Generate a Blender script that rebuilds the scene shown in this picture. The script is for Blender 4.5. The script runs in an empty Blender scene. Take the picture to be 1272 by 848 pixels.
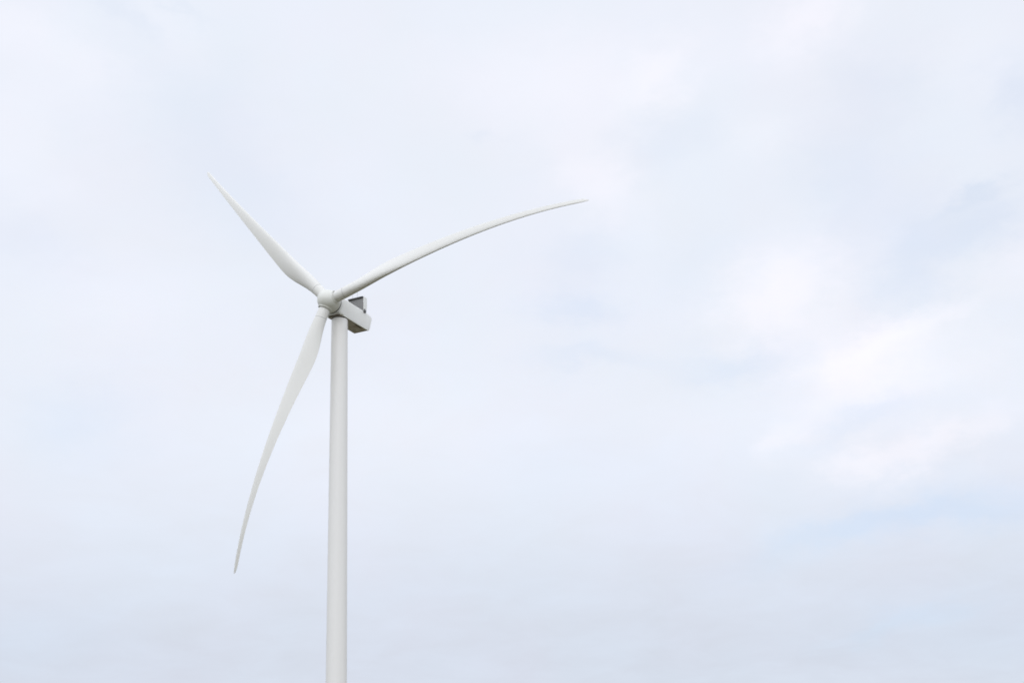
import bpy, bmesh, math, random
from mathutils import Vector, Matrix

random.seed(4)
R = math.radians
S = bpy.context.scene
COL = S.collection

# ------------------------------------------------------------------ camera
HUB_Z = 98.127
CAM_D, CAM_H = 228.346, 1.7
F_PX, PITCH, ROLL, HEAD = 1491.766, 21.226, -2.678, 8.777

pt, rl, hd = R(PITCH), R(ROLL), R(HEAD)
fw = Vector((math.sin(hd) * math.cos(pt), math.cos(hd) * math.cos(pt), math.sin(pt)))
rt0 = Vector((math.cos(hd), -math.sin(hd), 0))
up0 = rt0.cross(fw)
rt = rt0 * math.cos(rl) + up0 * math.sin(rl)
up = -rt0 * math.sin(rl) + up0 * math.cos(rl)
cd = bpy.data.cameras.new('camera')
cam = bpy.data.objects.new('camera', cd)
COL.objects.link(cam)
cam.matrix_world = Matrix(((rt.x, up.x, -fw.x, 0), (rt.y, up.y, -fw.y, -CAM_D),
                           (rt.z, up.z, -fw.z, CAM_H), (0, 0, 0, 1)))
cd.sensor_fit = 'HORIZONTAL'
cd.sensor_width = 36
cd.lens = F_PX / 1272 * 36
cd.clip_start, cd.clip_end = 0.5, 60000
S.camera = cam
S.cycles.filter_width = 1.9

# ------------------------------------------------------------------ light
SUN_EL, SUN_AZ = 34, 190        # azimuth clockwise from +Y: behind the camera, low and wide
sd = bpy.data.lights.new('sun', 'SUN')
sd.energy = 0.5
sd.angle = R(40)
sd.color = (1.0, 0.975, 0.94)
sun = bpy.data.objects.new('sun', sd)
COL.objects.link(sun)
a, e = R(SUN_AZ), R(SUN_EL)
to_sun = Vector((math.sin(a) * math.cos(e), math.cos(a) * math.cos(e), math.sin(e)))
sun.rotation_euler = to_sun.to_track_quat('Z', 'Y').to_euler()
sun.location = (0, 0, 300)

S.view_settings.view_transform = 'Standard'
S.view_settings.look = 'None'
S.view_settings.exposure = 0.0
S.view_settings.gamma = 1.0
S.view_settings.use_curve_mapping = False


class NT:
    """Small helper to write node trees as expressions."""
    def __init__(self, tree):
        self.t = tree
        self.n = tree.nodes
        self.l = tree.links

    def node(self, typ, **kw):
        n = self.n.new(typ)
        for k, v in kw.items():
            setattr(n, k, v)
        return n

    def put(self, sock, v):
        if isinstance(v, bpy.types.NodeSocket):
            self.l.new(v, sock)
        else:
            sock.default_value = v

    def m(self, op, *a, clamp=False):
        n = self.node('ShaderNodeMath', operation=op, use_clamp=clamp)
        for i, v in enumerate(a):
            self.put(n.inputs[i], v)
        return n.outputs[0]

    def v(self, op, *a):
        n = self.node('ShaderNodeVectorMath', operation=op)
        k = 0
        for v in a:
            if op == 'SCALE' and k == 1:
                self.put(n.inputs['Scale'], v)
            else:
                self.put(n.inputs[k], v)
            k += 1
        return n.outputs['Value'] if op in ('DOT_PRODUCT', 'LENGTH') else n.outputs[0]

    def noise(self, vec, scale, detail=4, rough=.55, dist=0.0, color=False):
        n = self.node('ShaderNodeTexNoise')
        self.put(n.inputs['Vector'], vec)
        n.inputs['Scale'].default_value = scale
        n.inputs['Detail'].default_value = detail
        n.inputs['Roughness'].default_value = rough
        n.inputs['Distortion'].default_value = dist
        return n.outputs['Color' if color else 'Fac']

    def mix(self, f, a, b):
        n = self.node('ShaderNodeMix', data_type='RGBA')
        self.put(n.inputs[0], f)
        self.put(n.inputs[6], a)
        self.put(n.inputs[7], b)
        return n.outputs[2]

    def remap(self, x, a, b, c, d, smooth=True):
        n = self.node('ShaderNodeMapRange')
        n.interpolation_type = 'SMOOTHSTEP' if smooth else 'LINEAR'
        n.clamp = True
        self.put(n.inputs[0], x)
        for i, q in enumerate((a, b, c, d)):
            n.inputs[i + 1].default_value = q
        return n.outputs[0]


# ------------------------------------------------------------------ sky: overcast, the Nishita blue showing through thin cloud
W = bpy.data.worlds.new('World')
S.world = W
W.use_nodes = True
W.node_tree.nodes.clear()
w = NT(W.node_tree)
out = w.node('ShaderNodeOutputWorld')
bg = w.node('ShaderNodeBackground')
bg.inputs['Strength'].default_value = 0.1
w.l.new(bg.outputs[0], out.inputs['Surface'])
sky = w.node('ShaderNodeTexSky', sky_type='NISHITA')
sky.sun_disc = False
sky.sun_elevation = R(SUN_EL)
sky.sun_rotation = R(SUN_AZ)
sky.altitude = 100
sky.air_density = 1.0
sky.dust_density = 0.4
tc = w.node('ShaderNodeTexCoord')
D = w.v('NORMALIZE', tc.outputs['Generated'])
sep = w.node('ShaderNodeSeparateXYZ')
w.l.new(D, sep.inputs[0])
z = w.m('MAXIMUM', sep.outputs[2], 0.0)
inv = w.m('DIVIDE', 1.0, w.m('ADD', z, 0.22))
plane = w.v('SCALE', D, inv)                       # the cloud deck, foreshortened towards the horizon
az = w.m('MULTIPLY', w.m('ARCTAN2', sep.outputs[0], sep.outputs[1]), 180 / math.pi)
el = w.m('MULTIPLY', w.m('ARCSINE', sep.outputs[2]), 180 / math.pi)
cmb = w.node('ShaderNodeCombineXYZ')
w.l.new(az, cmb.inputs[0])
w.l.new(el, cmb.inputs[1])
ang = cmb.outputs[0]                                # azimuth and elevation of the looked-at sky, degrees
stretched = w.v('MULTIPLY', ang, (.6, 1, 1))
wa = w.v('SUBTRACT', w.noise(stretched, .22, 2, .5, color=True), (.5, .5, .5))
wb = w.v('SUBTRACT', w.noise(stretched, .9, 6, .62, color=True), (.5, .5, .5))
angw = w.v('ADD', ang, w.v('ADD', w.v('MULTIPLY', wa, (3.5, 2.2, 0)), w.v('MULTIPLY', wb, (3.8, 2.2, 0))))


def patches(items, gain=1.0):
    """Soft banks of cloud (or thin places): azimuth, elevation, half-widths, tilt in degrees, amount."""
    acc = 0.0
    for az_, el_, sa, se, tilt, amp in items:
        mp = w.node('ShaderNodeMapping', vector_type='TEXTURE')
        w.l.new(angw, mp.inputs[0])
        mp.inputs[1].default_value = (az_, el_, 0)
        mp.inputs[2].default_value = (0, 0, R(tilt))
        mp.inputs[3].default_value = (sa, se, 1)
        g = w.m('POWER', math.exp(-1), w.v('DOT_PRODUCT', mp.outputs[0], mp.outputs[0]))
        acc = w.m('MULTIPLY_ADD', g, amp * gain, acc)
    return acc


BRIGHT = [(26.4, 18.2, 3.6, 2.1, 6, 0.08), (22.7, 22.3, 3.0, 2.2, 0, 0.075), (27.5, 19.7, 2.5, 0.8, 25, 0.035), (29.7,
    20.4, 2.9, 0.7, 20, 0.03), (17.7, 33.0, 2.8, 1.3, 20, 0.045), (26.2, 34.5, 3.3, 1.3, 15, 0.05), (12.3, 33.3, 5.1, 3.0, 0, 0.036), (13.7, 28.4, 2.6, 1.7, -25, 0.045), (22.7, 29.8, 1.8, 1.2, -20, 0.02), (33.6, 30.7, 2.2, 1.7, 20,
    0.015), (21.3, 15.8, 1.4, 0.8, 20, 0.04), (29.1, 14.7, 3.0, 0.7, 15, 0.055), (25.1, 14.1, 2.2, 0.8, -5, 0.055),
    (-17.3, 34.1, 2.8, 1.5, 0, 0.03), (-13.7, 33.0, 1.8, 1.3, 0, 0.02), (-9.4, 35.0, 1.9, 1.0, -30, 0.02), (-10.8, 23.1,
    5.0, 1.9, 0, 0.015), (6.0, 33.6, 5.5, 2.3, 0, 0.012), (-16.3, 29.1, 2.6, 3.5, 0, 0.02), (31.6, 17.8, 2.4, 1.9, 0,
    0.015), (2.3, 17.0, 6.4, 2.7, 0, 0.015), (17.5, 17.0, 4.8, 1.7, 0, 0.012), (33.6, 21.7, 1.2, 1.0, 0, 0.02)]
BLUE = [(32.7, 23.8, 2.6, 1.0, 12, 0.10), (32.9, 25.1, 1.9, 0.4, 15, 0.09), (29.3, 23.3, 2.9, 1.5, 60, 0.07), (26.8,
    26.5, 3.0, 2.9, 60, 0.06), (28.6, 30.8, 2.0, 2.3, 80, 0.045), (35.0, 28.6, 1.5, 1.7, 60, 0.08), (12.2, 22.5, 2.3,
    0.8, -5, 0.09), (12.7, 24.8, 2.5, 1.3, 0, 0.055), (20.0, 19.4, 2.9, 0.8, 0, 0.085), (13.0, 20.3, 2.9, 0.6, -5,
    0.06), (18.0, 30.4, 2.7, 1.0, 10, 0.035), (25.8, 15.9, 2.8, 0.5, 8, 0.07), (28.3, 11.5, 5.1, 0.9, 5, 0.12), (23.2,
    10.9, 4.3, 0.8, 12, 0.07), (25.4, 6.6, 3.5, 0.5, 10, 0.07), (28.3, 5.8, 5.8, 2.3, 0, 0.04), (-7.4, 32.0, 4.1, 2.7,
    -20, 0.04), (-5.2, 28.1, 4.4, 2.3, -20, 0.045), (-15.4, 25.0, 2.5, 1.5, 0, 0.045), (-12.1, 17.5, 2.8, 1.9, 0, 0.06),
    (-11.3, 35.4, 2.1, 0.5, -20, 0.04), (7.7, 30.9, 0.8, 0.3, 0, 0.035), (11.1, 15.9, 4.8, 1.5, 0, 0.02), (18.9, 24.1,
    2.5, 1.5, 30, 0.03), (-8.7, 36.0, 1.4, 0.2, -15, 0.03), (-12.6, 7.5, 3.1, 1.9, 0, 0.03)]
bright = patches(BRIGHT, 1.1)
blue = patches(BLUE, 1.25)
n1 = w.noise(plane, 1.6, 6, .55, .3)
n2 = w.noise(plane, 5.0, 6, .6, .4)
var = w.m('ADD', w.m('MULTIPLY', w.m('SUBTRACT', n1, .5), .05), w.m('MULTIPLY', w.m('SUBTRACT', n2, .5), .095))
# an overcast sky is dimmer low down and far brighter overhead and towards the hidden sun
base = w.remap(z, .09, .30, .74, .885)
over = w.remap(z, .62, .95, 0.0, 0.12)
glow = w.remap(w.v('DOT_PRODUCT', D, tuple(to_sun)), -.2, .5, 0.0, 1.0, True)
glow = w.m('MULTIPLY', glow, w.remap(z, .45, .95, 1.0, .45))
lum = w.m('ADD', w.m('ADD', w.m('ADD', base, over), w.m('MULTIPLY', glow, .76)), w.m('ADD', bright, var))
tint = w.mix(w.remap(z, .08, .34, 0, 1), (.925, .985, 1.12, 1), (.955, .993, 1.09, 1))
tint = w.mix(w.m('MULTIPLY', bright, 12.0, clamp=True), tint, (1.0, .992, 1.065, 1))
tint = w.v('MULTIPLY', tint, w.mix(w.remap(w.noise(ang, .13, 3, .5), .3, .7, 0, 1), (.992, 1.003, 1.0, 1), (1.007, .998, 1.0, 1)))
cloud = w.v('SCALE', w.v('SCALE', tint, lum), 10.0)
thin = w.m('ADD', w.m('ADD', blue, .02), w.m('MULTIPLY', w.m('SUBTRACT', n2, .5), .10), clamp=True)
# between the banks the blue of the sky comes through a bright thin veil
veil = w.v('ADD', w.v('SCALE', sky.outputs[0], 1.0), (0.0, 1.45, 3.3))
w.l.new(w.mix(thin, cloud, veil), bg.inputs['Color'])


# ------------------------------------------------------------------ helpers
def material(name, build):
    mt = bpy.data.materials.new(name)
    mt.use_nodes = True
    mt.node_tree.nodes.clear()
    t = NT(mt.node_tree)
    o = t.node('ShaderNodeOutputMaterial')
    b = t.node('ShaderNodeBsdfPrincipled')
    t.l.new(b.outputs[0], o.inputs['Surface'])
    build(t, b)
    return mt


def obj(name, bm, mat, parent=None, sharp=35):
    bmesh.ops.recalc_face_normals(bm, faces=bm.faces)
    me = bpy.data.meshes.new(name)
    bm.to_mesh(me)
    bm.free()
    for p in me.polygons:
        p.use_smooth = True
    me.set_sharp_from_angle(angle=R(sharp))
    me.materials.append(mat)
    o = bpy.data.objects.new(name, me)
    COL.objects.link(o)
    if parent:
        o.parent = parent
    return o


def loft(rings, cap=True, bm=None):
    bm = bm or bmesh.new()
    vs = [[bm.verts.new(p) for p in r] for r in rings]
    n = len(vs[0])
    for i in range(len(vs) - 1):
        for j in range(n):
            k = (j + 1) % n
            bm.faces.new((vs[i][j], vs[i][k], vs[i + 1][k], vs[i + 1][j]))
    if cap:
        bm.faces.new(vs[0])
        bm.faces.new(vs[-1])
    return bm


def lathe(profile, M=Matrix(), n=64, cap=True, bm=None):
    """profile: (radius, height along local z)"""
    rings = []
    for r, h in profile:
        rings.append([M @ Vector((r * math.cos(2 * math.pi * k / n), r * math.sin(2 * math.pi * k / n), h)) for k in range(n)])
    return loft(rings, cap, bm)


def box(cx, cy, cz, sx, sy, sz, M=Matrix(), bev=0.0, bm=None):
    b2 = bmesh.new()
    bmesh.ops.create_cube(b2, size=1.0)
    for v in b2.verts:
        v.co = Vector((cx + v.co.x * sx, cy + v.co.y * sy, cz + v.co.z * sz))
    if bev:
        bmesh.ops.bevel(b2, geom=b2.edges[:], offset=bev, segments=2, affect='EDGES', profile=.5)
    for v in b2.verts:
        v.co = M @ v.co
    if bm is None:
        return b2
    me = bpy.data.meshes.new('tmp')
    b2.to_mesh(me)
    b2.free()
    bm.from_mesh(me)
    bpy.data.meshes.remove(me)
    return bm


def rod(p, q, r, n=10, bm=None):
    p, q = Vector(p), Vector(q)
    M = Matrix.Translation(p) @ (q - p).to_track_quat('Z', 'Y').to_matrix().to_4x4()
    return lathe([(r, 0), (r, (q - p).length)], M, n, True, bm)


# ------------------------------------------------------------------ materials
def paint(name, c, rough=.45, dirt=.06, streak=(1, 1, 1), dcol=(.42, .40, .33), dscale=.5, bump=.0):
    def b(t, s):
        co = t.node('ShaderNodeTexCoord').outputs['Object']
        n1 = t.noise(t.v('MULTIPLY', co, streak), dscale, 6, .6)
        n2 = t.noise(co, 3.0, 5, .6)
        f = t.m('MULTIPLY', t.remap(n1, .45, .75, 0, 1), t.m('MULTIPLY', n2, 2 * dirt))
        col = t.mix(f, (*c, 1), (*dcol, 1))
        t.put(s.inputs['Base Color'], col)
        t.put(s.inputs['Roughness'], t.m('ADD', rough - .08, t.m('MULTIPLY', n2, .16)))
        if bump:
            bp = t.node('ShaderNodeBump')
            bp.inputs['Strength'].default_value = bump
            bp.inputs['Distance'].default_value = .05
            t.put(bp.inputs['Height'], t.noise(co, .8, 3, .5))
            t.l.new(bp.outputs[0], s.inputs['Normal'])
    return material(name, b)


WHITE = (.70, .69, .65)
M_tower = paint('tower_paint', (.715, .70, .668), .4, .10, (1, 1, .03), (.55, .54, .49), .6)
M_blade = paint('blade_gelcoat', WHITE, .38, .10, (1, 1, 1), (.60, .58, .50), .25)
M_hub = paint('spinner_gelcoat', (.68, .68, .63), .4, .25, (1, 1, 1), (.58, .56, .46), .5)
M_nac = paint('nacelle_gelcoat', (.77, .77, .735), .42, .18, (.6, .6, .25), (.56, .54, .46), .7)
M_under = paint('nacelle_underside', (.47, .44, .40), .6, .8, (1, 1, 1), (.24, .17, .12), .9)
M_chin = paint('chin_shade', (.16, .14, .12), .5, .3, (1, 1, 1), (.07, .06, .05), 1.2)  # occlusion shade under the nacelle front, put into a dark grey-brown colour
M_dark = paint('dark_seal', (.045, .045, .045), .6, .1)
M_grey = paint('grey_metal', (.30, .30, .31), .45, .2)
M_band = paint('joint_sealant', (.40, .40, .385), .5, .1)
M_black = paint('lamp_housing', (.035, .037, .04), .5, .1)


def fin(t, s):
    co = t.node('ShaderNodeTexCoord').outputs['Object']
    sp = t.node('ShaderNodeSeparateXYZ')
    t.l.new(co, sp.inputs[0])
    wv = t.m('SINE', t.m('MULTIPLY', sp.outputs[1], 2 * math.pi / .20))
    f = t.remap(wv, -.6, .6, 0, 1)
    n = t.noise(co, 2.0, 4, .6)
    col = t.mix(f, (.14, .14, .14, 1), (.21, .21, .205, 1))
    col = t.mix(t.m('MULTIPLY', n, .5), col, (.20, .19, .17, 1))
    t.put(s.inputs['Base Color'], col)
    s.inputs['Roughness'].default_value = .5
    s.inputs['Metallic'].default_value = .2


M_fin = material('radiator_core', fin)


def soil(t, s):
    co = t.node('ShaderNodeTexCoord').outputs['Object']
    n1 = t.noise(co, .012, 6, .6)
    n2 = t.noise(co, .35, 6, .65)
    n3 = t.noise(co, 6.0, 4, .7)
    col = t.mix(t.remap(n1, .38, .62, 0, 1), (.085, .085, .045, 1), (.15, .125, .08, 1))
    col = t.mix(t.m('MULTIPLY', n2, .6), col, (.06, .07, .025, 1))
    col = t.mix(t.m('MULTIPLY', n3, .4), col, (.15, .13, .08, 1))
    t.put(s.inputs['Base Color'], col)
    s.inputs['Roughness'].default_value = .95
    bp = t.node('ShaderNodeBump')
    bp.inputs['Strength'].default_value = .6
    bp.inputs['Distance'].default_value = .1
    t.put(bp.inputs['Height'], n3)
    t.l.new(bp.outputs[0], s.inputs['Normal'])


M_ground = material('dry_grass_field', soil)

# ------------------------------------------------------------------ ground
bm = bmesh.new()
radii = [0, 15, 40, 80, 140, 220, 330, 500, 800, 1400, 2600, 5000, 10000, 20000, 30000]
N = 72
rings = []
for r in radii[1:]:
    ring = []
    for k in range(N):
        t = 2 * math.pi * k / N
        x, y = r * math.cos(t), r * math.sin(t)
        f = min(max((r - 300) / 900, 0), 1)
        h = f * 3.0 * (math.sin(x * .0031 + 1) + math.sin(y * .0027) - 1.2)
        ring.append(bm.verts.new((x, y, h)))
    rings.append(ring)
c = bm.verts.new((0, 0, 0))
for k in range(N):
    bm.faces.new((c, rings[0][k], rings[0][(k + 1) % N]))
for i in range(len(rings) - 1):
    for k in range(N):
        bm.faces.new((rings[i][k], rings[i + 1][k], rings[i + 1][(k + 1) % N], rings[i][(k + 1) % N]))
g = obj('ground', bm, M_ground, sharp=180)
g['kind'] = 'structure'

# ------------------------------------------------------------------ wind turbine
root = bpy.data.objects.new('wind_turbine', None)
COL.objects.link(root)
root['label'] = 'tall white three-bladed wind turbine standing alone against the pale cloudy sky'
root['category'] = 'wind turbine'

PSI, TILT, OV = 32.814, 5.416, 4.17
TT, TB = 3.252, 4.024
s_, t_ = R(PSI), R(TILT)
U = Vector((-math.sin(s_) * math.cos(t_), -math.cos(s_) * math.cos(t_), math.sin(t_)))     # rotor axis, upwind
E1 = Vector((math.cos(s_), -math.sin(s_), 0))
E2 = U.cross(E1)
HEADR = Vector((0, 0, HUB_Z))
HUB = HEADR + U * OV

# tower: conical steel tube up to the yaw bearing below the nacelle
TOP = HUB_Z - 2.32


def trad(z):
    return (TB + (TT - TB) * z / HUB_Z) / 2


prof = [(2.6, -.3), (2.6, .25), (trad(.25), .252)]
zz = .3
while zz < TOP - 1:
    prof.append((trad(zz), zz))
    zz += 3.0
prof += [(trad(TOP), TOP - .12), (trad(TOP) - .04, TOP - .03), (trad(TOP) - .14, TOP)]
tower = obj('tower', lathe(prof, n=96), M_tower, root)
for zf in (28.5, 58.0):
    r = trad(zf)
    obj('flange_seam', lathe([(r - .02, zf - .05), (r + .006, zf - .04), (r + .006, zf + .04), (r - .02, zf + .05)], n=96), M_tower, tower)
r = trad(TOP)
obj('yaw_skirt', lathe([(r - .4, TOP - .01), (r - .22, TOP + .021), (r - .22, TOP + .20), (r - .4, TOP + .21)], n=64), M_dark, tower)

# nacelle: x = rearwards, y = towards the near side, z = up
HR = Vector((math.sin(s_), math.cos(s_), 0))
NM = Matrix(((HR.x, E1.x, 0, 0), (HR.y, E1.y, 0, 0), (0, 0, 1, HUB_Z), (0, 0, 0, 1)))


def section(x0, hw, zt, zb, rt, rb, xb=None, n=5):
    """rounded box section; xb is where the bottom edge lies when the end slopes"""
    xb = x0 if xb is None else xb
    pts = []
    for cy, cz, rr, a0 in ((hw - rt, zt - rt, rt, 0), (-hw + rt, zt - rt, rt, 90), (-hw + rb, zb + rb, rb, 180), (hw - rb, zb + rb, rb, 270)):
        for k in range(n + 1):
            q = R(a0 + 90 * k / n)
            y, zz = cy + rr * math.cos(q), cz + rr * math.sin(q)
            f = (zt - zz) / (zt - zb)
            pts.append(NM @ Vector((x0 + (xb - x0) * f, y, zz)))
    return pts


HWN = 1.82
secs = [section(-2.35, 1.40, 1.30, -1.70, .9, .7), section(-2.28, 1.52, 1.42, -1.82, .8, .6),
        section(-1.95, 1.76, 1.60, -2.06, .45, .32), section(-1.6, HWN, 1.65, -2.12, .30, .20),
        section(2.5, HWN, 1.66, -2.12, .28, .18), section(6.9, HWN, 1.66, -2.12, .28, .18),
        section(8.3, HWN, 1.52, -2.12, .28, .18, 8.3), section(9.05, HWN, 1.44, -2.07, .28, .18, 8.42),
        section(9.68, HWN - .02, 1.22, -1.95, .34, .25, 8.62), section(9.82, HWN - .12, .98, -1.8, .34, .3, 8.74), section(9.85, HWN - .28, .8, -1.6, .3, .3, 8.80)]
nac = obj('nacelle', loft(secs), M_nac, root, sharp=28)
# recessed underside pan, slot, hatch and lip
obj('underside_pan', box(3.3, -.06, -2.135, 10.0, 3.2, .05, NM, .015), M_under, nac)
obj('chin_shade_plate', loft([[NM @ Vector((x, y * sg, z)) for x, z in ((-2.34, -1.72 - d), (-1.95, -2.08 - d), (-1.62, -2.135 - d)) for y in (1,)] + [NM @ Vector((x, y * sg, z)) for x, z in ((-1.62, -2.10), (-1.95, -2.04), (-2.34, -1.68)) for y in (1,)] for sg, d in ((-1.3, .03), (1.3, .03))]), M_chin, nac)  # plate laid over the front chin, its dark colour painting in the shade there
obj('edge_lip', box(3.5, HWN - .10, -2.15, 9.6, .22, .20, NM, .04), M_nac, nac)
obj('vent_slot', box(5.2, 1.18, -2.168, 2.3, .30, .03, NM), M_dark, nac)
obj('service_hatch', box(6.9, -1.0, -2.22, 1.0, .8, .16, NM, .03), M_under, nac)
obj('yaw_deck', lathe([(1.50, -.2), (1.62, -.16), (1.62, -.06), (1.55, -.02)], Matrix.Translation((0, 0, HUB_Z - 2.10)), 64), M_dark, nac)
obj('chin_flange', box(-2.22, 0, -1.90, .16, 2.7, .10, NM, .02), M_nac, nac)
# main bearing neck between nacelle and spinner (dark gap)
AX = Matrix.Translation(HEADR) @ U.to_track_quat('Z', 'Y').to_matrix().to_4x4()      # local z = upwind along the rotor axis
obj('bearing_neck', lathe([(1.15, 1.9), (1.70, 2.30), (1.93, 2.34), (1.93, 2.60), (1.4, 2.75)], AX, 48), M_dark, nac)

# cooler on the roof at the rear
CX, CW, CB, CT = 6.30, 1.80, 1.62, 4.70
core = obj('radiator', box(CX, 0, (CB + CT) / 2, .22, 2 * CW - .1, CT - CB - .1, NM, .02), M_fin, nac)
bm = bmesh.new()
box(CX - .16, 0, CT - .02, .55, 2 * CW - .02, .26, NM, .04, bm)
obj('radiator_rail', bm, M_dark, core)
for sgn in (1, -1):
    sec = []
    for y in (sgn * (CW + .02), sgn * (CW + .10)):
        sec.append([NM @ Vector(p) for p in ((CX - .12, y, 1.60), (CX + .85, y, 1.58), (CX + 1.15, y, 2.3), (CX + 1.2, y, 4.55),
                                             (CX + 1.05, y, 4.80), (CX - .12, y, 4.80))])
    obj('side_plate', loft(sec), M_nac, core)
bm = bmesh.new()
for y in (-1.2, 0, 1.2):
    rod(NM @ Vector((CX + .15, y, 3.9)), NM @ Vector((CX + 1.9, y, 1.5)), .05, 8, bm)
obj('brace', bm, M_grey, core)
for y, hgt in ((-.9, 1.15), (.28, 1.25)):
    bm = rod(NM @ Vector((CX, y, CT + .05)), NM @ Vector((CX, y, CT + hgt)), .028, 8)
    lathe([(.02, 0), (.06, .02), (.06, .12), (.02, .14)], NM @ Matrix.Translation((CX, y, CT + hgt)), 12, True, bm)
    obj('wind_sensor', bm, M_grey, core)
bm = box(CX + .25, HWN + .06, 1.50, .72, .44, .56, NM, .08)
lathe([(.16, 0), (.16, .22), (.10, .32), (.0005, .35)], NM @ Matrix.Translation((CX + .22, HWN + .08, 1.74)), 20, True, bm)
obj('beacon', bm, M_black, nac)

# spinner
HX = Matrix.Translation(HUB) @ U.to_track_quat('Z', 'Y').to_matrix().to_4x4()
pr = []
for k in range(25):
    q = k / 24 * math.pi / 2
    pr.append((2.14 * math.sin(q) + .0005, .2 + 2.15 * math.cos(q)))
pr += [(2.15, -.3), (2.14, -.9), (2.10, -1.3), (2.02, -1.52), (1.92, -1.58), (1.35, -1.50)]
spin = obj('spinner', lathe(pr, HX, 72), M_hub, root)

# blades
BR = 56.25
AZ = -40.772
P = dict(rootd=2.246, cmax=3.8, rcm=14.013, ctip=.82, tw0=20.845, twp=1.683, pit=-3.532, cone=5.054, cpow=1.529, off=.248, pc=3.253)
FLEX = (6.289, 9.165, 7.575)
EDGE = (-.064, -.564, .34)


def sm(a, b, x):
    t = min(max((x - a) / (b - a), 0), 1)
    return t * t * (3 - 2 * t)


def chord_raw(r):
    if r < 12.6:
        c = P['rootd'] + (P['cmax'] - P['rootd']) * sm(2.5, 12.6, r)
    elif r < P['rcm']:
        c = P['rootd'] + (P['cmax'] - P['rootd']) * sm(2.5, 12.6, r)
    else:
        c = P['ctip'] + (P['cmax'] - P['ctip']) * (1 - (r - P['rcm']) / (BR - P['rcm'])) ** P['cpow']
    return c


def chord(r):
    c = sum(chord_raw(min(max(r + d, 0), BR)) for d in (-3, -2, -1, 0, 1, 2, 3)) / 7
    q = min(max((r - (BR - 2.5)) / 2.5, 0), 1)
    return c * max(math.sqrt(max(1 - q * q, 0)), .04)


def thick(r):
    if r < 2.5:
        return P['rootd']
    return P['rootd'] + (.24 * chord(r) - P['rootd']) * sm(2.5, P['rcm'] * 1.5, r)


def blade_frame(k, r):
    th = R(AZ + 120 * k)
    b = math.sin(th) * E1 + math.cos(th) * E2
    tg = math.cos(th) * E1 - math.sin(th) * E2
    s = r / BR
    d = math.sin(R(P['cone'])) * r - FLEX[k] * s ** P['pc']
    c = HUB + r * b + d * U + EDGE[k] * s * s * tg
    be = R(P['tw0'] * (1 - min(max((s - .12) / .88, 0), 1)) ** P['twp'] + P['pit'])
    return c, math.cos(be) * tg + math.sin(be) * U, -math.sin(be) * tg + math.cos(be) * U, b


def blade_ring(k, r, n=56):
    c, ld, nd, b = blade_frame(k, r)
    ch, tk, m = chord(r), thick(r), sm(2.5, P['rcm'], r)
    ring = []
    for j in range(n):
        q = 2 * math.pi * j / n
        x = .5 * math.cos(q)
        xe = .5 - x
        sg = 1 if math.sin(q) >= 0 else -1
        na = sg * (2.969 * math.sqrt(max(xe, 0)) - 1.26 * xe - 3.516 * xe ** 2 + 2.843 * xe ** 3 - 1.015 * xe ** 4) * .5
        y = (1 - m) * .5 * math.sin(q) + m * na
        ring.append(c + (x - (.5 - P['off']) * m) * ch * ld + y * tk * nd)
    return ring


rs = [1.5 + (BR - 4.0) * (i / 90) for i in range(91)]
rs = [r for r in rs if r < BR - 2.6] + [BR - 2.5 + 2.5 * math.sin(i / 14 * math.pi / 2) for i in range(15)]
for k in range(3):
    bl = obj('blade', loft([blade_ring(k, r) for r in rs]), M_blade, root, sharp=60)
    c0, ld, nd, b = blade_frame(k, 0.0)
    BM = Matrix.Translation(blade_frame(k, 2.0)[0] - b * 2.0) @ (blade_frame(k, 6.0)[0] - blade_frame(k, 1.0)[0]).normalized().to_track_quat('Z', 'Y').to_matrix().to_4x4()
    rr = P['rootd'] / 2
    # raised collar round the opening in the spinner, and the dark gap inside it
    obj('blade_collar', lathe([(rr + .09, 1.2), (rr + .40, 1.2), (rr + .26, 1.93), (rr + .21, 1.98), (rr + .09, 1.98)], Matrix.Translation(U * -.08) @ BM, 56, False), M_hub, spin)
    obj('collar_seal', lathe([(rr - .10, 1.6), (rr + .11, 1.6), (rr + .11, 1.80), (rr - .10, 1.80)], Matrix.Translation(U * -.08) @ BM, 56, False), M_dark, spin)
    band = []
    for r, f in ((3.98, .99), (4.0, 1.004), (4.09, 1.004), (4.11, .99)):
        ring = blade_ring(k, r)
        mid = sum(ring, Vector()) / len(ring)
        band.append([mid + (p - mid) * f for p in ring])
    obj('root_band', loft(band, False), M_band, bl)
